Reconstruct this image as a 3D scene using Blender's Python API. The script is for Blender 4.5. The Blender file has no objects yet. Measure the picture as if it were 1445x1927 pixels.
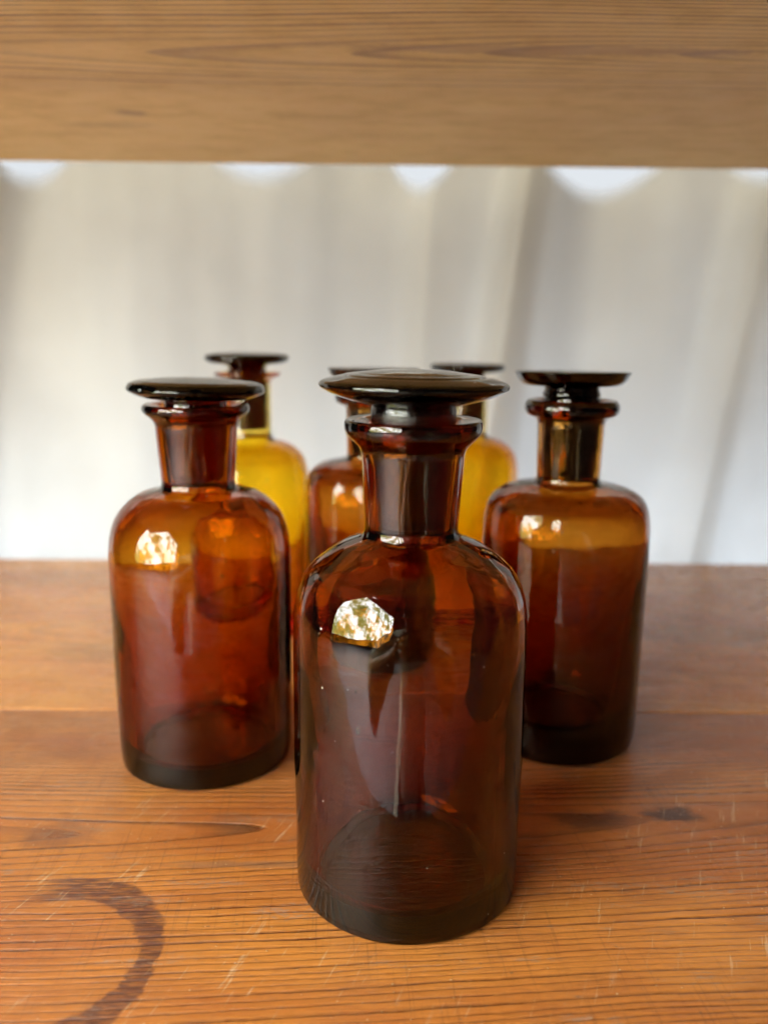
import bpy, bmesh, math, random
from mathutils import Vector, Matrix, noise
random.seed(7)
R = math.radians
sc = bpy.context.scene
COL = sc.collection

# ------------------------------------------------------------------ camera
cam_d = bpy.data.cameras.new('camera')
cam = bpy.data.objects.new('camera', cam_d)
COL.objects.link(cam)
cam_d.sensor_fit = 'VERTICAL'
cam_d.sensor_height = 36.0
cam_d.lens = 1600.0 / 1927.0 * 36.0
cam.matrix_world = Matrix.Translation((0, 0, 0.146)) @ Matrix.Rotation(R(78.0), 4, 'X') @ Matrix.Rotation(R(0.57), 4, 'Z')
cam_d.clip_start = 0.01
cam_d.clip_end = 100
cam_d.dof.use_dof = True
cam_d.dof.focus_distance = 0.218
cam_d.dof.aperture_fstop = 9.0
sc.camera = cam

# ------------------------------------------------------------------ world (dim interior air)
w = bpy.data.worlds.new('World')
sc.world = w
w.use_nodes = True
bg = w.node_tree.nodes['Background']
bg.inputs['Color'].default_value = (0.80, 0.74, 0.68, 1)
bg.inputs['Strength'].default_value = 0.035

# ------------------------------------------------------------------ lamps
def area(name, loc, target, sx, sy, power, color):
    d = bpy.data.lights.new(name, 'AREA')
    d.shape = 'RECTANGLE'; d.size = sx; d.size_y = sy
    d.energy = power; d.color = color
    o = bpy.data.objects.new(name, d); COL.objects.link(o)
    o.location = loc
    v = Vector(target) - Vector(loc)
    o.rotation_euler = v.to_track_quat('-Z', 'Y').to_euler()
    return o

# the window behind the curtain: cool sky low down, warmer foliage-filtered light higher up
area('window_light_low', (0.05, 0.82, -0.15), (0.05, 0, -0.15), 1.7, 0.34, 8.0, (0.70, 0.84, 1.0))
area('window_light_high', (0.05, 0.86, 0.36), (0.05, 0, 0.36), 1.7, 0.34, 0.85, (1.0, 0.74, 0.34))
# the open doorway to the left behind the camera: sky seen through a tree
door = area('doorway_light', (-0.76, -0.97, 0.50), (0.5, -0.97, 0.36), 2.0, 1.05, 172.0, (1.0, 0.98, 0.95))
# sky over the yard, lighting the gravel outside
yard = area('yard_sky_light', (-2.2, -1.6, 1.9), (-2.2, -1.6, -1.0), 2.4, 2.4, 400.0, (0.95, 0.97, 1.0))
yard.data.spread = R(75)

# leaf-and-sky pattern on the doorway lamp (it is the view of a tree against the sky)
dl = door.data
dl.use_nodes = True
nt = dl.node_tree
em = nt.nodes['Emission']
geo = nt.nodes.new('ShaderNodeNewGeometry')
nz = nt.nodes.new('ShaderNodeTexNoise')
nz.inputs['Scale'].default_value = 2.8
nz.inputs['Detail'].default_value = 5.0
nz.inputs['Roughness'].default_value = 0.66
vm = nt.nodes.new('ShaderNodeVectorMath'); vm.operation = 'MULTIPLY'
vm.inputs[1].default_value = (2.0, 1.05, 1.0)
nt.links.new(geo.outputs['Parametric'], vm.inputs[0])
nt.links.new(vm.outputs[0], nz.inputs['Vector'])
rp = nt.nodes.new('ShaderNodeValToRGB')
cr = rp.color_ramp
cr.elements[0].position = 0.33; cr.elements[0].color = (0.035, 0.035, 0.006, 1)
cr.elements[1].position = 0.62; cr.elements[1].color = (1.0, 1.08, 1.2, 1)
e = cr.elements.new(0.45); e.color = (0.22, 0.23, 0.05, 1)
e = cr.elements.new(0.53); e.color = (0.85, 0.88, 0.86, 1)
nt.links.new(nz.outputs['Fac'], rp.inputs['Fac'])
nt.links.new(rp.outputs['Color'], em.inputs['Color'])

# ------------------------------------------------------------------ render settings
vs = sc.view_settings
vs.view_transform = 'Standard'; vs.look = 'None'; vs.gamma = 1.0; vs.exposure = 0.0
vs.use_curve_mapping = False
cy = sc.cycles
cy.max_bounces = 18; cy.diffuse_bounces = 3; cy.glossy_bounces = 10
cy.transmission_bounces = 18; cy.transparent_max_bounces = 8; cy.volume_bounces = 0
cy.caustics_reflective = True; cy.caustics_refractive = True
cy.sample_clamp_indirect = 8.0
cy.blur_glossy = 0.3
cy.use_denoising = True
cy.use_adaptive_sampling = True; cy.adaptive_threshold = 0.07; cy.adaptive_min_samples = 20
cy.use_light_tree = True

# ------------------------------------------------------------------ helpers
def tag(o, label=None, cat=None, group=None, kind=None):
    if label: o['label'] = label
    if cat: o['category'] = cat
    if group: o['group'] = group
    if kind: o['kind'] = kind
    return o

def mesh_obj(name, verts, faces, mat, parent=None, smooth=True):
    me = bpy.data.meshes.new(name)
    me.from_pydata(verts, [], faces)
    me.update()
    if smooth:
        me.polygons.foreach_set('use_smooth', [True] * len(me.polygons))
    o = bpy.data.objects.new(name, me)
    COL.objects.link(o)
    me.materials.append(mat)
    if parent: o.parent = parent
    return o

def empty(name, loc):
    o = bpy.data.objects.new(name, None)
    COL.objects.link(o); o.location = loc
    o.empty_display_size = 0.02
    return o

class NB:
    """tiny node-expression builder"""
    def __init__(s, name):
        s.mat = bpy.data.materials.new(name)
        s.mat.use_nodes = True
        s.nt = s.mat.node_tree
        s.nt.nodes.clear()
        s.out = s.nt.nodes.new('ShaderNodeOutputMaterial')
        s._obj = None
    def n(s, t, **kw):
        nd = s.nt.nodes.new(t)
        for k, v in kw.items(): setattr(nd, k, v)
        return nd
    def put(s, sock, v):
        if isinstance(v, bpy.types.NodeSocket): s.nt.links.new(v, sock)
        elif isinstance(v, (tuple, list)):
            if len(v) == 3 and sock.type == 'RGBA': v = (*v, 1)
            sock.default_value = v
        else: sock.default_value = v
    def m(s, op, a, b=None, c=None):
        nd = s.n('ShaderNodeMath', operation=op)
        s.put(nd.inputs[0], a)
        if b is not None: s.put(nd.inputs[1], b)
        if c is not None: s.put(nd.inputs[2], c)
        return nd.outputs[0]
    def add(s, a, b): return s.m('ADD', a, b)
    def sub(s, a, b): return s.m('SUBTRACT', a, b)
    def mul(s, a, b): return s.m('MULTIPLY', a, b)
    def obj(s):
        if s._obj is None: s._obj = s.n('ShaderNodeTexCoord').outputs['Object']
        return s._obj
    def xyz(s, v):
        nd = s.n('ShaderNodeSeparateXYZ'); s.put(nd.inputs[0], v)
        return nd.outputs[0], nd.outputs[1], nd.outputs[2]
    def vec(s, x, y, z):
        nd = s.n('ShaderNodeCombineXYZ')
        s.put(nd.inputs[0], x); s.put(nd.inputs[1], y); s.put(nd.inputs[2], z)
        return nd.outputs[0]
    def noise(s, v, scale=1.0, detail=2.0, rough=0.5, dist=0.0):
        nd = s.n('ShaderNodeTexNoise')
        s.put(nd.inputs['Vector'], v); nd.inputs['Scale'].default_value = scale
        nd.inputs['Detail'].default_value = detail; nd.inputs['Roughness'].default_value = rough
        nd.inputs['Distortion'].default_value = dist
        return nd.outputs['Fac']
    def sm(s, v, a, b, lo=0.0, hi=1.0):
        nd = s.n('ShaderNodeMapRange', interpolation_type='SMOOTHSTEP')
        s.put(nd.inputs[0], v)
        nd.inputs[1].default_value = a; nd.inputs[2].default_value = b
        nd.inputs[3].default_value = lo; nd.inputs[4].default_value = hi
        return nd.outputs[0]
    def mix(s, f, a, b, blend='MIX'):
        nd = s.n('ShaderNodeMix', data_type='RGBA', blend_type=blend)
        s.put(nd.inputs[0], f); s.put(nd.inputs[6], a); s.put(nd.inputs[7], b)
        return nd.outputs[2]
    def bump(s, h, strength, dist, normal=None):
        nd = s.n('ShaderNodeBump')
        nd.inputs['Strength'].default_value = strength
        nd.inputs['Distance'].default_value = dist
        s.put(nd.inputs['Height'], h)
        if normal is not None: s.put(nd.inputs['Normal'], normal)
        return nd.outputs[0]

# ------------------------------------------------------------------ wood
def wood(name, light, dark, red, y0, slope, z0, spacing, seed, warp=5.0, contrast=1.0,
         stains=(), knots=(), quiet=None, tilt=0.0, vismin=0.5, rough=0.33, wear=1.0, bumpk=1.0):
    b = NB(name)
    mm = b.n('ShaderNodeVectorMath', operation='SCALE')
    b.put(mm.inputs[0], b.obj()); mm.inputs['Scale'].default_value = 1000.0
    X, Y, Z = b.xyz(mm.outputs[0])
    # slow warp of the grain along the board
    w1 = b.noise(b.vec(b.mul(X, 0.0055), b.mul(Y, 0.012), seed), 1.0, 1.0)
    w2 = b.noise(b.vec(b.mul(X, 0.03), b.mul(Y, 0.09), seed + 3.1), 1.0, 1.0)
    w3 = b.noise(b.vec(b.mul(X, 0.16), b.mul(Y, 0.5), seed + 5.7), 1.0, 1.0)
    yy = b.add(Y, b.mul(b.sub(w1, 0.5), warp * 4))
    yy = b.add(yy, b.mul(b.sub(w2, 0.5), warp * 0.30))
    yy = b.add(yy, b.mul(b.sub(w3, 0.5), 0.42))
    yy = b.add(yy, b.mul(X, slope))
    for kx, ky, kr, ka in knots:      # grain swings round a knot
        dx = b.mul(b.sub(X, kx), 0.55); dy = b.sub(Y, ky)
        d2 = b.add(b.mul(dx, dx), b.mul(dy, dy))
        g = b.m('EXPONENT', b.mul(d2, -1.0 / (kr * kr)))
        yy = b.add(yy, b.mul(g, ka))
    dy = b.sub(yy, y0)
    zz = b.add(z0, b.mul(X, tilt))
    r = b.m('SQRT', b.add(b.mul(dy, dy), b.mul(zz, zz)))
    s_ = b.m('DIVIDE', r, spacing)
    # uneven ring widths
    s_ = b.add(s_, b.mul(b.noise(b.vec(b.mul(r, 0.10), 0.0, seed), 1.0, 2.0), 2.2))
    fr = b.m('FRACT', s_)
    idx = b.m('FLOOR', s_)
    wn = b.n('ShaderNodeTexWhiteNoise', noise_dimensions='1D')
    b.put(wn.inputs['W'], b.add(idx, seed * 13.0))
    ringv = wn.outputs['Value']
    late = b.mul(b.sm(fr, 0.50, 0.92), b.sm(fr, 1.0, 0.94))
    vis = b.noise(b.vec(b.mul(X, 0.02), b.mul(Y, 0.11), seed + 9), 1.0, 3.0)
    late = b.mul(late, b.mul(b.sm(vis, 0.30, 0.60, vismin, 1.0), b.add(0.5, b.mul(ringv, 0.6))))
    if quiet: late = b.mul(late, b.sm(Y, quiet[0], quiet[1], 1.0, 0.12))
    # fibres
    fib = b.noise(b.vec(b.mul(X, 0.05), b.mul(Y, 3.2), seed), 1.0, 3.0, 0.7)
    fib2 = b.noise(b.vec(b.mul(X, 0.35), b.mul(Y, 9.0), seed + 2), 1.0, 2.0, 0.6)
    blot = b.noise(b.vec(b.mul(X, 0.010), b.mul(Y, 0.03), seed + 20), 1.0, 3.0, 0.55)
    blot2 = b.noise(b.vec(b.mul(X, 0.05), b.mul(Y, 0.09), seed + 31), 1.0, 3.0, 0.6)
    c = b.mix(b.sm(blot, 0.36, 0.66), light, red)
    c = b.mix(b.mul(b.sm(blot2, 0.45, 0.72), 0.38), c, tuple(0.62 * v for v in red))
    c = b.mix(b.mul(late, contrast), c, dark)
    c = b.mix(b.sm(fib, 0.38, 0.68, 0.0, 0.50), c, tuple(0.55 * a + 0.45 * d for a, d in zip(light, dark)))
    c = b.mix(b.sm(fib2, 0.50, 0.72, 0.0, 0.42), c, tuple(min(1, v * 1.35) for v in light))
    # stains with a shape of their own
    nz_e = b.noise(b.vec(b.mul(X, 0.12), b.mul(Y, 0.22), seed + 44), 1.0, 4.0, 0.6)
    nz_f = b.noise(b.vec(b.mul(X, 0.25), b.mul(Y, 1.3), seed + 47), 1.0, 3.0, 0.6)
    for st in stains:
        if st[0] == 'ring':
            _, cx, cy_, rr, hw, amt, side = st
            dx = b.sub(X, cx); dyy = b.sub(Y, cy_)
            rad = b.m('SQRT', b.add(b.mul(dx, dx), b.mul(dyy, dyy)))
            off = b.m('ABSOLUTE', b.sub(b.add(rad, b.mul(b.sub(nz_e, 0.5), 4.5)), rr))
            off = b.add(off, b.mul(b.sub(nz_f, 0.5), 2.2))
            # broad where the drip pooled, thin at the far right
            hwv = b.mul(hw, b.add(0.62, b.mul(b.m('ABSOLUTE', b.m('DIVIDE', dyy, rr)), 0.75)))
            k = b.sm(b.m('DIVIDE', off, hwv), 1.08, 0.82)
            ang = b.add(dx, b.mul(b.sub(nz_e, 0.5), 10.0))
            k = b.mul(k, b.sm(ang, side, side + 14.0))
            k = b.mul(k, b.sm(nz_f, 0.34, 0.58, 0.45, 1.0))
            k = b.mul(k, b.sm(fib, 0.25, 0.50, 0.75, 1.0))
            c = b.mix(b.mul(k, amt), c, (0.085, 0.026, 0.021))
        else:
            _, cx, cy_, ax, ay, amt, colr = st
            dx = b.m('DIVIDE', b.sub(X, cx), ax); dyy = b.m('DIVIDE', b.sub(Y, cy_), ay)
            d = b.m('SQRT', b.add(b.mul(dx, dx), b.mul(dyy, dyy)))
            d = b.add(d, b.mul(b.sub(nz_e, 0.5), 1.5))
            d = b.add(d, b.mul(b.sub(nz_f, 0.5), 0.8))
            c = b.mix(b.mul(b.sm(d, 1.1, 0.45), amt), c, colr)
    # scratches across the grain and chips, dust
    scx = b.noise(b.vec(b.add(b.mul(X, 1.9), b.mul(Y, 0.10)), b.mul(Y, 0.03), seed + 51), 1.0, 2.0, 0.7)
    scm = b.noise(b.vec(b.mul(X, 0.025), b.mul(Y, 0.03), seed + 55), 1.0, 2.0)
    scr = b.mul(b.sm(scx, 0.58, 0.66), b.sm(scm, 0.36, 0.58))
    c = b.mix(b.mul(scr, 0.30 * wear), c, dark)
    scy = b.noise(b.vec(b.add(b.mul(X, 0.75), b.mul(Y, -0.28)), b.mul(Y, 0.06), seed + 61), 1.0, 3.0, 0.7)
    scr2 = b.mul(b.sm(scy, 0.62, 0.68), b.sm(scm, 0.62, 0.45))
    c = b.mix(b.mul(scr2, 0.55 * wear), c, (0.66, 0.46, 0.30))
    # pale worn latewood crests
    wearn = b.noise(b.vec(b.mul(X, 0.03), b.mul(Y, 0.16), seed + 71), 1.0, 3.0, 0.7)
    wn2 = b.noise(b.vec(b.mul(X, 0.5), b.mul(Y, 1.6), seed + 73), 1.0, 3.0, 0.7)
    wr = b.mul(b.sm(wearn, 0.56, 0.67), b.sm(wn2, 0.46, 0.62))
    c = b.mix(b.mul(wr, 0.50 * wear), c, (0.30, 0.235, 0.20))
    vo = b.n('ShaderNodeTexVoronoi', feature='F1')
    b.put(vo.inputs['Vector'], b.vec(b.add(b.mul(X, 0.30), b.mul(w3, 0.6)), b.mul(Y, 0.42), seed))
    vo.inputs['Scale'].default_value = 1.0
    rnd = b.xyz(vo.outputs['Color'])
    chip = b.mul(b.sm(vo.outputs['Distance'], 0.10, 0.05), b.m('GREATER_THAN', rnd[0], 0.60))
    c = b.mix(b.mul(chip, 0.75 * wear), c, (0.75, 0.55, 0.36))
    chip2 = b.mul(b.sm(vo.outputs['Distance'], 0.16, 0.08), b.m('LESS_THAN', rnd[0], 0.13))
    c = b.mix(b.mul(chip2, 0.55 * wear), c, (0.09, 0.06, 0.055))
    p = b.n('ShaderNodeBsdfPrincipled')
    b.put(p.inputs['Base Color'], c)
    rg = b.add(b.mul(fib, 0.16), b.mul(late, -0.06))
    rg = b.add(rg, b.mul(b.sm(blot2, 0.3, 0.7), 0.12))
    b.put(p.inputs['Roughness'], b.add(rg, rough - 0.12))
    p.inputs['Specular IOR Level'].default_value = 0.55
    h = b.add(b.mul(late, -0.55), b.mul(fib, 0.30))
    h = b.add(h, b.mul(chip, 0.6))
    b.put(p.inputs['Normal'], b.bump(h, 1.0 * bumpk, 0.0008))
    b.put(b.out.inputs['Surface'], p.outputs[0])
    return b.mat

PINE_L, PINE_D, PINE_R = (0.57, 0.212, 0.042), (0.088, 0.021, 0.008), (0.41, 0.118, 0.027)
wood_front = wood('varnished pine, front plank', PINE_L, PINE_D, PINE_R, 232.0, -0.05, 18.0, 2.1, 1.3, tilt=0.035,
                  stains=[('ring', -79.5, 175.0, 26.2, 3.7, 0.90, -14.0),
                          ('spot', 93, 238, 10, 5.5, 0.9, (0.07, 0.030, 0.024)),
                          ('spot', 66, 235, 14, 6.5, 0.75, (0.10, 0.035, 0.022)),
                          ('spot', -92, 226, 13, 9, 0.45, (0.17, 0.055, 0.025)),
                          ('spot', -42, 232, 9, 8, 0.30, (0.18, 0.09, 0.05)),
                          ('spot', -30, 212, 44, 2.0, 0.40, (0.16, 0.105, 0.085))])
wood_back = wood('varnished pine, back plank', (0.66, 0.30, 0.085), (0.25, 0.085, 0.032), (0.54, 0.20, 0.065), 395.0, 0.04, 30.0, 3.4, 6.2, tilt=-0.06,
                 contrast=0.5, wear=0.7, rough=0.25, bumpk=0.35,
                 stains=[('spot', -125, 372, 34, 14, 0.35, (0.20, 0.095, 0.05)),
                         ('spot', 165, 400, 60, 18, 0.35, (0.20, 0.11, 0.075)),
                         ('spot', -190, 490, 90, 22, 0.35, (0.25, 0.085, 0.045))])
wood_up = wood('waxed pale pine', (0.68, 0.425, 0.135), (0.19, 0.075, 0.020), (0.60, 0.355, 0.105), 328.0, 0.02, 17.0, 3.8, 11.4,
               quiet=(358, 392), tilt=-0.055, vismin=0.85, warp=4.5, contrast=0.95, wear=0.0, rough=0.55, bumpk=0.4,
               stains=[('spot', -113, 417, 9, 6.0, 0.55, (0.19, 0.085, 0.035)),
                       ('spot', -128, 440, 26, 7.0, 0.28, (0.24, 0.12, 0.05)),
                       ('spot', 60, 322, 95, 6.5, 0.45, (0.24, 0.115, 0.055))])

def board(name, x0, x1, y0, y1, z0, z1, mat, parent, bev=0.0012, seed=0):
    bm = bmesh.new()
    bmesh.ops.create_cube(bm, size=1.0)
    for v in bm.verts:
        v.co = Vector(((x0 + x1) / 2 + v.co.x * (x1 - x0), (y0 + y1) / 2 + v.co.y * (y1 - y0), (z0 + z1) / 2 + v.co.z * (z1 - z0)))
    bmesh.ops.bevel(bm, geom=list(bm.edges), offset=bev, segments=3, profile=0.6, affect='EDGES')
    me = bpy.data.meshes.new(name)
    bm.to_mesh(me); bm.free()
    me.materials.append(mat)
    o = bpy.data.objects.new(name, me); COL.objects.link(o)
    if parent: o.parent = parent
    return o

lower = empty('shelf', (0, 0, 0))
lower.rotation_euler = (0, 0, R(0.55))
tag(lower, 'worn orange-brown pine shelf that all six bottles stand on', 'shelf')
board('plank', -0.38, 0.75, 0.125, 0.3105, -0.022, 0.0, wood_front, lower, 0.0009)
board('plank', -0.38, 0.75, 0.3108, 0.533, -0.022, 0.0, wood_back, lower, 0.0009)

upper = board('shelf', -0.29, 0.75, 0.125, 0.5365, 0.2420, 0.2640, wood_up, None, 0.0030)
upper.rotation_euler = (0, 0, R(0.55))
tag(upper, 'pale tan pine shelf overhead, its underside seen above the bottles', 'shelf')

# ------------------------------------------------------------------ curtain
b = NB('thin white cotton')
c1 = b.noise(b.obj(), 9.0, 3.0)
wv = b.n('ShaderNodeTexWave', bands_direction='X'); b.put(wv.inputs['Vector'], b.obj()); wv.inputs['Scale'].default_value = 700
wv2 = b.n('ShaderNodeTexWave', bands_direction='Z'); b.put(wv2.inputs['Vector'], b.obj()); wv2.inputs['Scale'].default_value = 700
weave = b.mul(b.add(wv.outputs['Fac'], wv2.outputs['Fac']), 0.5)
colr = b.mix(b.sm(c1, 0.35, 0.7), (0.70, 0.665, 0.63), (0.78, 0.75, 0.72))
colr = b.mix(b.mul(weave, 0.08), colr, (0.6, 0.57, 0.54))
df = b.n('ShaderNodeBsdfDiffuse'); b.put(df.inputs['Color'], b.mix(1.0, colr, (0.66, 0.60, 0.49), 'MULTIPLY'))
tr = b.n('ShaderNodeBsdfTranslucent'); b.put(tr.inputs['Color'], colr)
mx = b.n('ShaderNodeMixShader'); mx.inputs[0].default_value = 0.5
b.nt.links.new(df.outputs[0], mx.inputs[1]); b.nt.links.new(tr.outputs[0], mx.inputs[2])
at = b.n('ShaderNodeAttribute'); at.attribute_name = 'sheer'      # fades cloth edges to soften the gap glow and the fold shade
tp = b.n('ShaderNodeBsdfTransparent')
mx2 = b.n('ShaderNodeMixShader'); b.put(mx2.inputs[0], at.outputs['Fac'])
b.nt.links.new(mx.outputs[0], mx2.inputs[1]); b.nt.links.new(tp.outputs[0], mx2.inputs[2])
b.put(b.out.inputs['Surface'], mx2.outputs[0])
curtain_mat = b.mat
def set_sheer(o, vals):
    o.data.attributes.new('sheer', 'FLOAT', 'POINT').data.foreach_set('value', vals)

SAGS = [(-0.247, 0.027, 0.018), (-0.0866, 0.035, 0.016), (0.024, 0.023, 0.021), (0.144, 0.045, 0.0235), (0.266, 0.034, 0.017), (-0.40, 0.05, 0.02), (0.40, 0.05, 0.02)]
def curtain_top(x):
    z = 0.268
    for cx, hw, dp in SAGS:
        t = (x - cx) / hw
        if abs(t) < 1: z -= (dp) * math.cos(t * math.pi / 2) ** 0.8
    return z
FOLDS = [  # x at z=.25, tilt dx/dz, depth, half width left, half width right
    (0.094, 0.12, 0.034, 0.008, 0.026), (0.262, 0.14, 0.032, 0.011, 0.024), (-0.268, 0.22, 0.026, 0.022, 0.012),
    (0.034, 0.05, 0.020, 0.008, 0.030), (-0.16, 0.10, 0.016, 0.03, 0.05), (-0.07, -0.03, 0.014, 0.03, 0.02),
    (0.19, 0.03, 0.012, 0.03, 0.03), (-0.40, 0.1, 0.03, 0.02, 0.02), (0.40, 0.1, 0.03, 0.02, 0.02)]
def curtain_y(x, z):
    y = 0.625
    for fx, k, dp, wl, wr_ in FOLDS:
        d = x - (fx + k * (z - 0.25))
        ww = (wl if d < 0 else wr_) * 1.35
        spread = 1.0 + 0.9 * max(0, 0.25 - z)
        y -= 0.75 * dp * math.exp(-(d / (ww * spread)) ** 2)
    y += 0.006 * noise.noise((x * 14, z * 3, 0.3)) + 0.002 * noise.noise((x * 45, z * 6, 2.3))
    return y
NX, NZ = 420, 60
vv, ff = [], []
for j in range(NZ + 1):
    for i in range(NX + 1):
        x = -0.62 + 1.24 * i / NX
        zt = curtain_top(x)
        t = 1 - (1 - j / NZ) ** 1.8
        z = -0.30 + (zt + 0.30) * t
        vv.append((x, curtain_y(x, z), z))
for j in range(NZ):
    for i in range(NX):
        a = j * (NX + 1) + i
        ff.append((a, a + 1, a + NX + 2, a + NX + 1))
cur = mesh_obj('curtain', vv, ff, curtain_mat)
sh = []
for j in range(NZ + 1):
    for i in range(NX + 1):
        x, y, z = vv[j * (NX + 1) + i]
        t = max(0.0, 1 - (curtain_top(x) - z) / 0.013)
        sh.append(0.92 * t ** 1.3)
set_sheer(cur, sh)
# extra cloth strips added behind the curtain to darken it as fold shade
for fx, k, w_top, w_bot in ((0.093, 0.12, 0.017, 0.040), (0.259, 0.14, 0.010, 0.026), (-0.272, 0.22, 0.016, 0.030), (0.030, 0.05, 0.030, 0.045)):
    fv, fq = [], []
    for j in range(41):
        z = -0.28 + (0.2645 + 0.28) * j / 40
        x0 = fx + k * (z - 0.25)
        wd = w_bot + (w_top - w_bot) * j / 40
        for i in range(9):
            u = i / 8
            x = x0 + wd * u
            zc = min(z, curtain_top(x) - 0.001)
            fv.append((x, curtain_y(x, zc) + 0.0015 + 0.010 * math.sin(math.pi * u), zc))
    for j in range(40):
        for i in range(8):
            a = j * 9 + i
            fq.append((a, a + 1, a + 10, a + 9))
    fo = mesh_obj('fold_shade', fv, fq, curtain_mat, cur)
    lo = 0.72 if fx == 0.030 else 0.28
    set_sheer(fo, [lo + (0.97 - lo) * max(abs((i % 9) / 8 - 0.30) - 0.12, 0) / 0.58 for i in range(len(fv))])

tag(cur, 'thin white cotton curtain hanging in soft folds behind the shelf', 'curtain')

# ------------------------------------------------------------------ glass
def glass(name, sigma, dusty=0.0, frost=None, frost_band=(0, 0), seed=0.0):
    """amber glass: clear dielectric skin over an absorbing body"""
    b = NB(name)
    g = b.n('ShaderNodeBsdfGlass'); g.inputs['IOR'].default_value = 1.51
    g.inputs['Color'].default_value = (1, 1, 1, 1)
    X, Y, Z = b.xyz(b.obj())
    wob = b.noise(b.obj(), 55.0, 2.0)
    stre = b.noise(b.vec(b.mul(X, 150.0), b.mul(Y, 150.0), b.mul(Z, 22.0)), 1.0, 1.0)
    nrm = b.bump(b.add(wob, b.mul(stre, 0.30)), 0.24, 0.0012)
    surf = g.outputs[0]
    if frost:
        fr = b.noise(b.obj(), 1500.0, 3.0, 0.7)
        band = b.sm(b.add(Z, b.mul(fr, 0.0015)), frost_band[1], frost_band[0])
        b.put(g.inputs['Roughness'], b.mul(band, frost))
        nrm = b.bump(b.mul(fr, band), 0.5, 0.0004, nrm)
    else:
        g.inputs['Roughness'].default_value = 0.0
    b.put(g.inputs['Normal'], nrm)
    if dusty:
        vo = b.n('ShaderNodeTexVoronoi', feature='F1')
        b.put(vo.inputs['Vector'], b.obj()); vo.inputs['Scale'].default_value = 230.0
        rnd = b.xyz(vo.outputs['Color'])
        big = b.mul(rnd[1], 0.05)
        sp = b.m('LESS_THAN', vo.outputs['Distance'], b.add(0.015, big))
        sp = b.mul(sp, b.m('GREATER_THAN', rnd[0], 1.0 - dusty))
        d = b.n('ShaderNodeBsdfDiffuse'); d.inputs['Color'].default_value = (0.8, 0.74, 0.66, 1)
        ms = b.n('ShaderNodeMixShader'); b.put(ms.inputs[0], b.mul(sp, 0.8))
        b.nt.links.new(surf, ms.inputs[1]); b.nt.links.new(d.outputs[0], ms.inputs[2])
        surf = ms.outputs[0]
    b.put(b.out.inputs['Surface'], surf)
    va = b.n('ShaderNodeVolumeAbsorption')
    dn = max(sigma)
    va.inputs['Density'].default_value = dn
    va.inputs['Color'].default_value = (*(1 - s_ / dn for s_ in sigma), 1)
    b.put(b.out.inputs['Volume'], va.outputs[0])
    return b.mat

AMBER = (150.0, 365.0, 1000.0)
DEEP = (520.0, 720.0, 1250.0)
HONEY = (18.0, 122.0, 900.0)

def fillet(pts):
    """polyline of (r, z[, corner radius]) -> dense smooth profile, mm to m"""
    out = []
    n = len(pts)
    for i, p in enumerate(pts):
        P = Vector(p[:2]); rad = p[2] if len(p) > 2 else 0
        if rad <= 0 or i in (0, n - 1):
            out.append(P); continue
        A = Vector(pts[i - 1][:2]) - P; B = Vector(pts[i + 1][:2]) - P
        a = min(rad, A.length * 0.49); c = min(rad, B.length * 0.49)
        p0 = P + A.normalized() * a; p2 = P + B.normalized() * c
        k = 3 if rad < 0.6 else (5 if rad < 2 else 9)
        for j in range(k + 1):
            t = j / k
            out.append(p0 * (1 - t) ** 2 + P * 2 * t * (1 - t) + p2 * t * t)
    res = []
    for q in out:                      # split long runs so the wobble has vertices to move
        if res and (q - res[-1]).length > 4.0:
            k = int((q - res[-1]).length // 3.0) + 1
            s0 = res[-1]
            for j in range(1, k): res.append(s0.lerp(q, j / k))
        if not res or (q - res[-1]).length > 0.02: res.append(q)
    return [(q.x / 1000, q.y / 1000) for q in res]

def lathe(name, prof, mat, parent, seg=112, wob=0.0, seed=0.0, chips=()):
    """closed surface of revolution; first and last profile points lie on the axis"""
    verts, faces = [], []
    rings = []
    for r, z in prof:
        if r < 1e-6:
            rings.append([len(verts)]); verts.append((0, 0, z)); continue
        ring = []
        for k in range(seg):
            a = 2 * math.pi * k / seg
            rr, zz = r, z
            if wob:
                q = noise.noise((math.cos(a) * 1.3 + seed, math.sin(a) * 1.3, z * 38))
                q2 = noise.noise((math.cos(a) * 3 + seed, math.sin(a) * 3 + 4, z * 90))
                rr += wob * (q + 0.35 * q2)
            for ca, cw, cz, dep in chips:
                da = math.atan2(math.sin(a - ca), math.cos(a - ca))
                gk = math.exp(-(da / cw) ** 2 - ((z - cz) / 0.0012) ** 2)
                rr -= dep * gk * (0.6 + 0.8 * noise.noise((a * 14, z * 900, seed)))
            ring.append(len(verts)); verts.append((rr * math.cos(a), rr * math.sin(a), zz))
        rings.append(ring)
    for A, B in zip(rings, rings[1:]):
        if len(A) == 1 and len(B) == 1: continue
        for k in range(seg):
            k2 = (k + 1) % seg
            if len(A) == 1: faces.append((A[0], B[k2], B[k]))
            elif len(B) == 1: faces.append((A[k], A[k2], B[0]))
            else: faces.append((A[k], A[k2], B[k2], B[k]))
    return mesh_obj(name, verts, faces, mat, parent)

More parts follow.
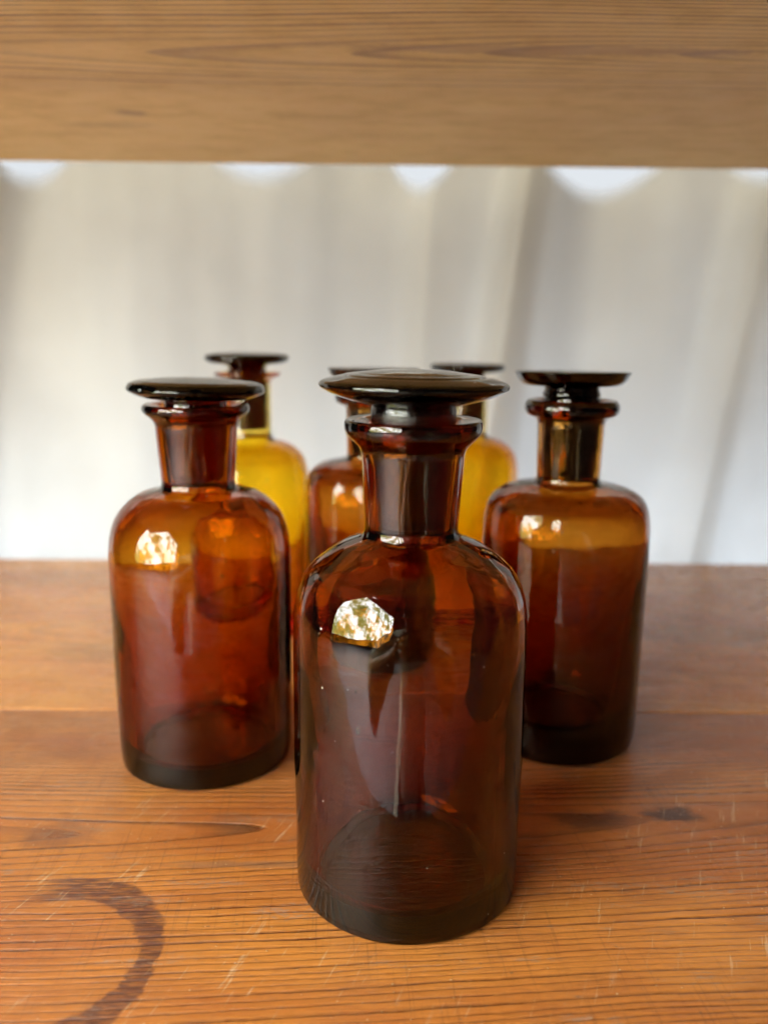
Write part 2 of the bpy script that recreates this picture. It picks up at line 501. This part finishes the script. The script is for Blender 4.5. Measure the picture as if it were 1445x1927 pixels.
def bubble(body, z, outer, rb):
    """a seed: small air bubble trapped in the glass wall (inward-facing ellipsoid)"""
    me = body.data
    bm = bmesh.new(); bm.from_mesh(me)
    a = -math.pi / 2 + rb.uniform(-1.2, 1.2)
    rz = body.parent.rotation_euler.z
    k = rb.uniform(0.00022, 0.00055)
    mtx = Matrix.Rotation(a - rz, 4, 'Z') @ Matrix.Translation((0.0292, 0, min(z, 76) / 1000)) @ Matrix.Diagonal((k * 0.8, k, k * rb.uniform(1.0, 2.2), 1))
    r_ = bmesh.ops.create_icosphere(bm, subdivisions=2, radius=1.0, matrix=mtx)
    fs = {f for v in r_['verts'] for f in v.link_faces}
    bmesh.ops.reverse_faces(bm, faces=list(fs))
    for f in fs: f.smooth = True
    bm.to_mesh(me); bm.free()

def bottle(name, loc, rz, label, group, outer, inner, head, plug, mats, seed, lean=(0, 0), chips=(), wob=0.00016, head_off=(0, 0), head_tilt=(0, 0), bubbles=0):
    t = empty(name, (loc[0], loc[1], 0.0003))
    t.rotation_euler = (0, 0, rz)
    tag(t, label, 'bottle', group)
    rb = random.Random(int(seed * 10))
    body = lathe('glass_body', fillet(outer) + fillet(inner), mats[0], t, wob=wob, seed=seed)
    for q in range(bubbles): bubble(body, 20 + 70 * rb.random(), outer, rb)
    s = lathe('stopper', fillet(head), mats[1], t, wob=wob * 0.8, seed=seed + 5, chips=chips)
    s.location = (head_off[0], head_off[1], 0)
    p = lathe('plug', fillet(plug), mats[2], s, wob=wob * 0.3, seed=seed + 9)
    s.rotation_euler = (head_tilt[0], head_tilt[1], 0)
    p.matrix_basis = s.matrix_basis.inverted()          # the plug itself stays true in the neck
    return t

GROUP = 'glass-stoppered bottles on the shelf'

# --- front bottle: wide, high-seated stopper with turned rings on its top
front_m = (glass('amber glass, front body', AMBER, dusty=0.22),
           glass('amber glass, front stopper', DEEP, dusty=0.35),
           glass('ground amber glass, front plug', (150.0, 360.0, 1000.0), frost=0.22, frost_band=(0.1268, 0.1285)))
bottle('bottle', (0.0070, 0.2090), 0.3,
       'nearest amber bottle, in sharp focus, its wide stopper sitting high in the neck', GROUP,
       outer=[(0, 1.6), (17, 1.6, 6), (27.8, 0, 0.8), (29.5, 0.15, 0.8), (29.8, 4, 2), (30.1, 30, 5), (30.2, 62, 14), (29.6, 83.5, 17), (20.5, 92.0, 9), (12.6, 95.2, 1.0),
              (11.75, 97.0, 1.3), (12.75, 117.2, 2.0), (14.4, 119.0, 1.5), (17.1, 121.6, 1.9), (16.9, 124.9, 1.5), (15.0, 124.6, 0.8)],
       inner=[(11.9, 124.2, 0.5), (10.55, 122.8, 0.6), (8.8, 95.5, 1.4), (9.6, 93.0, 1.2), (19, 88.6, 8), (27.2, 81.5, 14), (28.1, 64, 12), (25.2, 36, 12), (24.2, 7.5, 3.0), (21.8, 4.4, 2), (0, 5.0)],
       head=[(0, 128.05), (9.8, 128.05, 0.4), (11.0, 128.15, 0.6), (19.5, 130.4, 3.5), (23.3, 132.5, 0.9), (22.9, 133.9, 1.0), (18.6, 135.0, 1.6), (17.4, 135.15, 0.5), (16.9, 135.45, 0.4), (14.6, 135.8, 0.6), (13.9, 135.65, 0.5), (13.2, 135.9, 0.5), (9.0, 136.5, 3), (0, 136.9)],
       plug=[(0, 98.2), (8.0, 98.2, 0.7), (8.6, 99.5, 0.7), (10.38, 123.2, 1), (10.48, 126.4, 0.8), (10.25, 128.0, 0.2), (0, 128.0)],
       mats=front_m, seed=1.7, bubbles=9, head_off=(-0.0013, 0.0005), head_tilt=(R(0.3), R(0.5)))

# --- left bottle: thick stopper with a chipped bevelled rim
left_m = (glass('amber glass, left body', (112.0, 325.0, 1000.0), dusty=0.06),
          glass('amber glass, left stopper', DEEP, dusty=0.10),
          glass('ground amber glass, left plug', (100.0, 290.0, 1000.0), frost=0.22, frost_band=(0.1185, 0.1195)))
bottle('bottle', (-0.0617, 0.2783), 1.1,
       'leftmost amber bottle, its thick dark stopper chipped along the rim', GROUP,
       outer=[(0, 1.5), (17, 1.5, 6), (27.4, 0, 0.8), (29.1, 0.15, 0.9), (29.5, 4, 2), (29.9, 30, 5), (30.0, 62, 12), (29.8, 82.5, 17), (21.5, 92.4, 9), (12.9, 94.0, 1.2),
              (12.0, 95.8, 1.3), (13.3, 115.8, 2.0), (14.6, 117.6, 1.5), (17.3, 119.6, 1.6), (17.0, 122.1, 1.2), (15.0, 122.0, 0.8)],
       inner=[(12.0, 121.4, 0.5), (10.6, 120.2, 0.6), (9.1, 94.5, 1.4), (9.8, 91.8, 1.2), (20, 88.6, 8), (27.4, 80.0, 14), (28.0, 64, 12), (25.2, 34, 12), (24.3, 8.0, 3.0), (22.0, 4.8, 2), (0, 5.4)],
       head=[(0, 123.05), (9.3, 123.05, 0.4), (10.8, 123.1, 0.6), (18.6, 124.2, 1.8), (21.9, 126.0, 0.6), (22.2, 126.8, 0.35), (21.4, 128.6, 0.7), (18.6, 129.5, 1.0), (9.0, 130.4, 5), (0, 130.7)],
       plug=[(0, 97.5), (8.2, 97.5, 0.8), (8.95, 99.5, 0.8), (10.4, 119.5, 1), (9.9, 123.0, 0.2), (0, 123.0)],
       mats=left_m, seed=4.2, bubbles=7, head_off=(-0.0010, 0.0019), head_tilt=(R(0.8), R(0.8)),
       chips=[(R(-190), 0.20, 0.1272, 0.0016), (R(-140), 0.05, 0.1268, 0.0008), (R(-128), 0.035, 0.1262, 0.0007), (R(-95), 0.05, 0.1265, 0.0006), (R(-60), 0.06, 0.1268, 0.0006)])

# --- right bottle: flat sharp-rimmed stopper with a waisted foot
right_m = (glass('dark amber glass, right body', (150.0, 390.0, 1000.0), dusty=0.04),
           glass('dark amber glass, right stopper', (420.0, 720.0, 1400.0), dusty=0.05),
           glass('ground amber glass, right plug', (330.0, 560.0, 1400.0), frost=0.22, frost_band=(0.1190, 0.1200)))
OUT_R = [(0, 1.5), (17, 1.5, 6), (26.6, 0, 1.2), (28.3, 0.3, 2.2), (28.9, 5, 3), (29.1, 30, 5), (29.2, 66, 10), (29.0, 86.5, 12), (23.0, 92.6, 6), (12.2, 93.8, 1.2),
         (11.0, 95.4, 1.4), (11.45, 115.4, 1.6), (12.2, 117.2, 0.8), (15.6, 118.2, 1.4), (16.3, 120.8, 1.5), (15.2, 123.2, 1.3), (13.6, 123.3, 0.6)]
IN_R = [(10.9, 122.7, 0.5), (10.3, 121.5, 0.5), (9.6, 94.2, 1.2), (10.2, 91.6, 1.2), (21.5, 89.4, 6), (26.9, 84.0, 10), (27.0, 68, 10), (23.6, 40, 12), (21.2, 13.0, 4.0), (18, 9.2, 3), (0, 9.6)]
HEAD_R = [(0, 124.05), (9.6, 124.05, 0.5), (10.0, 124.8, 0.8), (9.1, 127.2, 1.0), (10.6, 127.8, 0.8), (16.4, 128.1, 1.6), (18.4, 129.8, 0.8), (19.8, 132.6, 0.25), (18.9, 132.95, 0.3), (9, 133.3, 3), (0, 133.4)]
PLUG_R = [(0, 97.0), (8.8, 97.0, 0.8), (9.45, 99.0, 0.8), (10.1, 120.8, 0.8), (9.7, 123.9, 0.2), (0, 124.0)]
bottle('bottle', (0.0646, 0.2957), 2.0,
       'dark amber bottle at right with a flat sharp-rimmed stopper', GROUP,
       OUT_R, IN_R, HEAD_R, PLUG_R, right_m, seed=7.9, bubbles=4, head_tilt=(R(0.5), R(0.9)))

# --- back middle amber bottle, mostly behind the nearest one
mid_m = (glass('amber glass, middle body', (140.0, 390.0, 1000.0)),
         glass('amber glass, middle stopper', (110.0, 540.0, 1400.0)),
         glass('ground amber glass, middle plug', (260.0, 460.0, 1400.0), frost=0.25, frost_band=(0.1190, 0.1200)))
sc_ = lambda P, kr, kz: [(p[0] * kr, p[1] * kz, *p[2:]) for p in P]
bottle('bottle', (-0.0049, 0.358), 0.7,
       'amber bottle mostly hidden behind the nearest one, between two yellow bottles', GROUP,
       sc_(OUT_R, 0.99, 0.985), sc_(IN_R, 0.99, 0.985), sc_(HEAD_R, 0.965, 0.985), sc_(PLUG_R, 0.985, 0.985), mid_m, seed=12.1)

# --- two honey-yellow bottles at the back
OUT_Y = [(0, 1.5), (17, 1.5, 6), (25.5, 0, 2), (27.8, 0.3, 2.6), (28.6, 5, 4), (28.9, 30, 5), (29.0, 62, 12), (28.6, 84.0, 14), (21, 91.8, 8), (12.2, 94.0, 1.6),
         (10.9, 96.6, 1.8), (10.75, 121.8, 1.2), (12.5, 123.6, 0.8), (15.6, 124.6, 0.8), (15.7, 126.0, 0.7), (13.5, 126.3, 0.5)]
IN_Y = [(10.6, 125.8, 0.4), (10.0, 124.4, 0.5), (9.7, 96.0, 1.6), (10.4, 92.0, 1.4), (20, 88.6, 7), (26.3, 81.5, 11), (26.4, 60, 10), (24.6, 32, 8), (23.4, 10, 3.0), (20.5, 7.2, 2), (0, 8.0)]
HEAD_Y = [(0, 128.05), (8.4, 128.05, 0.4), (10.2, 129.6, 1.2), (18.6, 130.6, 1.8), (20.3, 132.6, 1.6), (18.8, 134.7, 1.6), (8.0, 135.6, 4), (0, 135.7)]
PLUG_Y = [(0, 99.5), (8.9, 99.5, 0.8), (9.5, 101.5, 0.8), (9.8, 123.6, 0.8), (8.7, 128.0, 0.2), (0, 128.0)]
yl_m = (glass('honey yellow glass, left body', HONEY),
        glass('amber glass, left yellow bottle stopper', (130.0, 560.0, 1400.0)),
        glass('ground amber glass, left yellow bottle plug', (190.0, 350.0, 1300.0), frost=0.25, frost_band=(0.1240, 0.1250)))
bottle('bottle', (-0.0655, 0.408), 0.4,
       'yellow bottle with dark stopper behind the left amber bottle', GROUP, OUT_Y, IN_Y, HEAD_Y, PLUG_Y, yl_m, seed=15.3)
yr_m = (glass('honey yellow glass, right body', (20.0, 150.0, 950.0)),
        glass('amber glass, right yellow bottle stopper', (130.0, 560.0, 1400.0)),
        glass('ground amber glass, right yellow bottle plug', (190.0, 350.0, 1300.0), frost=0.25, frost_band=(0.1190, 0.1200)))
bottle('bottle', (0.0436, 0.458), 1.9,
       'farthest yellow bottle, seen between the nearest bottle and the right amber one', GROUP,
       sc_(OUT_Y, 1.0, 0.96), sc_(IN_Y, 1.0, 0.96), sc_(HEAD_Y, 1.0, 0.96), sc_(PLUG_Y, 1.0, 0.96), yr_m, seed=18.8)

# ------------------------------------------------------------------ bright sky outside the window, showing over the sagging curtain
b = NB('pale sky')
em_ = b.n('ShaderNodeEmission'); em_.inputs['Color'].default_value = (0.90, 0.95, 1.0, 1); em_.inputs['Strength'].default_value = 0.85
b.put(b.out.inputs['Surface'], em_.outputs[0])
sk = mesh_obj('sky', [(-1.6, 1.6, 0.26), (1.6, 1.6, 0.26), (1.6, 1.6, 1.0), (-1.6, 1.6, 1.0)], [(0, 1, 2, 3)], b.mat, smooth=False)
tag(sk, 'pale bright sky showing over the sagging curtain top', 'sky', kind='structure')

# ------------------------------------------------------------------ what the glass mirrors: the yard
b = NB('grey gravel')
n1 = b.noise(b.obj(), 40.0, 6.0, 0.75)
n2 = b.noise(b.obj(), 2.0, 3.0)
p = b.n('ShaderNodeBsdfPrincipled')
b.put(p.inputs['Base Color'], b.mix(b.sm(n1, 0.35, 0.65), (0.13, 0.12, 0.11), b.mix(n2, (0.36, 0.33, 0.30), (0.42, 0.40, 0.38))))
p.inputs['Roughness'].default_value = 0.9
b.put(p.inputs['Normal'], b.bump(n1, 0.8, 0.02))
b.put(b.out.inputs['Surface'], p.outputs[0])
g = mesh_obj('ground', [(-6, -6, -0.9), (3, -6, -0.9), (3, 3, -0.9), (-6, 3, -0.9)], [(0, 1, 2, 3)], b.mat, smooth=False)
tag(g, 'grey gravel ground outside, mirrored in the glass', 'ground', kind='structure')

# ------------------------------------------------------------------ the person taking the photograph, mirrored in the glass
def plain(name, col, rough=0.7):
    b = NB(name)
    p = b.n('ShaderNodeBsdfPrincipled')
    n_ = b.noise(b.obj(), 30.0, 3.0)
    b.put(p.inputs['Base Color'], b.mix(n_, tuple(0.82 * v for v in col), col))
    p.inputs['Roughness'].default_value = rough
    b.put(b.out.inputs['Surface'], p.outputs[0])
    return b.mat
skin_m = plain('skin', (0.42, 0.23, 0.15), 0.5)
shirt_m = plain('cream cotton', (0.72, 0.68, 0.58), 0.85)
trouser_m = plain('dark denim', (0.06, 0.065, 0.08), 0.85)
hair_m = plain('dark hair', (0.035, 0.022, 0.015), 0.5)
phone_m = plain('black phone', (0.02, 0.02, 0.022), 0.25)
lens_m = plain('phone lens', (0.01, 0.01, 0.012), 0.08)

V, E_, RAD = [], [], []
def vtx(co, r, prev=None):
    V.append(co); RAD.append(r)
    if prev is not None: E_.append((prev, len(V) - 1))
    return len(V) - 1
PX = 0.02                                  # centre line of body and phone
pel = vtx((PX, -0.50, -0.34), 0.150)
sp1 = vtx((PX, -0.46, -0.18), 0.140, pel)
sp2 = vtx((PX, -0.40, -0.04), 0.150, sp1)
ch = vtx((PX, -0.35, 0.07), 0.125, sp2)
nk = vtx((PX, -0.31, 0.165), 0.055, ch)
h0 = vtx((PX, -0.29, 0.225), 0.062, nk)
h1 = vtx((PX, -0.28, 0.285), 0.084, h0)
h2 = vtx((PX, -0.285, 0.345), 0.082, h1)
h3 = vtx((PX, -0.29, 0.385), 0.050, h2)
nose = vtx((PX, -0.183, 0.272), 0.010, h1)
for sx in (-1, 1):
    s0 = vtx((PX + sx * 0.14, -0.34, 0.095), 0.070, ch)
    s1 = vtx((PX + sx * 0.215, -0.31, 0.060), 0.066, s0)
    el = vtx((PX + sx * 0.270, -0.15, -0.105), 0.052, s1)
    wr0 = vtx((PX + sx * 0.130, -0.085, -0.015), 0.034, el)
    wr = vtx((PX + sx * 0.082, -0.058, 0.020), 0.025, wr0)
    pm = vtx((PX + sx * 0.058, -0.042, 0.046), 0.021, wr)
    pm2 = vtx((PX + sx * 0.053, -0.032, 0.068), 0.019, pm)
    # four fingers wrapping the phone's long edge, bent at the knuckles
    for q, (dz, ln) in enumerate(((0.020, 0.92), (0.006, 1.0), (-0.009, 0.95), (-0.023, 0.78))):
        a0 = vtx((PX + sx * 0.052, -0.022, 0.064 + dz), 0.0095, pm2)
        a1 = vtx((PX + sx * 0.047, 0.002 - 0.004, 0.070 + dz * 1.25), 0.0085, a0)
        a2 = vtx((PX + sx * (0.047 - 0.020 * ln), 0.0022, 0.070 + dz * 1.25), 0.0078, a1)
        vtx((PX + sx * (0.047 - 0.036 * ln), -0.0005, 0.068 + dz * 1.2), 0.0065, a2)
    t0 = vtx((PX + sx * 0.050, -0.034, 0.058), 0.011, pm)
    t1 = vtx((PX + sx * 0.036, -0.028, 0.078), 0.0095, t0)
    vtx((PX + sx * 0.020, -0.024, 0.098), 0.0078, t1)
    hp = vtx((PX + sx * 0.09, -0.49, -0.38), 0.105, pel)
    kn = vtx((PX + sx * 0.14, -0.20, -0.50), 0.066, hp)
    ank = vtx((PX + sx * 0.12, -0.44, -0.83), 0.045, kn)
    vtx((PX + sx * 0.125, -0.30, -0.866), 0.036, ank)
me = bpy.data.meshes.new('body_cage')
me.from_pydata(V, E_, [])
ob = bpy.data.objects.new('body_cage', me); COL.objects.link(ob)
sk_m = ob.modifiers.new('skin', 'SKIN'); sk_m.use_smooth_shade = True
for i, sv in enumerate(me.skin_vertices[0].data):
    sv.radius = (RAD[i], RAD[i]); sv.use_root = (i == 0)
sd = ob.modifiers.new('sub', 'SUBSURF'); sd.levels = 1; sd.render_levels = 1
dg = bpy.context.evaluated_depsgraph_get()
bme = bpy.data.meshes.new_from_object(ob.evaluated_get(dg))
bpy.data.objects.remove(ob)
person = bpy.data.objects.new('person', bme); COL.objects.link(person)
bme.name = 'person'
bme.materials.clear()
for m_ in (skin_m, shirt_m, trouser_m): bme.materials.append(m_)
for f_ in bme.polygons:
    c_ = f_.center
    f_.use_smooth = True
    if c_.z > 0.155 and c_.y < -0.17: f_.material_index = 0
    elif c_.y > -0.10 and c_.z > -0.2: f_.material_index = 0
    elif c_.z < -0.32: f_.material_index = 2
    else: f_.material_index = 1
tag(person, 'person in a pale top holding up a phone, mirrored in the nearest bottle', 'person')
# hair as a cap over the skull
hv, hf = [], []
for i in range(13):
    th = math.pi * 0.62 * i / 12
    for k in range(28):
        a = 2 * math.pi * k / 28
        rr = 0.094 + 0.004 * noise.noise((a * 3, th * 5, 1))
        front_cut = 1.0 if math.sin(a) < 0.35 else 0.62
        t_ = th * front_cut
        hv.append((PX + rr * 0.98 * math.sin(t_) * math.cos(a), -0.297 + rr * 1.05 * math.sin(t_) * math.sin(a), 0.322 + rr * 1.08 * math.cos(t_)))
for i in range(12):
    for k in range(28):
        hf.append((i * 28 + k, i * 28 + (k + 1) % 28, (i + 1) * 28 + (k + 1) % 28, (i + 1) * 28 + k))
mesh_obj('hair', hv, hf, hair_m, person)
phone = board('phone', PX - 0.037, PX + 0.037, -0.0165, -0.0085, 0.020, 0.168, phone_m, None, 0.003)
tag(phone, 'black phone held upright by the person mirrored in the nearest bottle', 'phone')
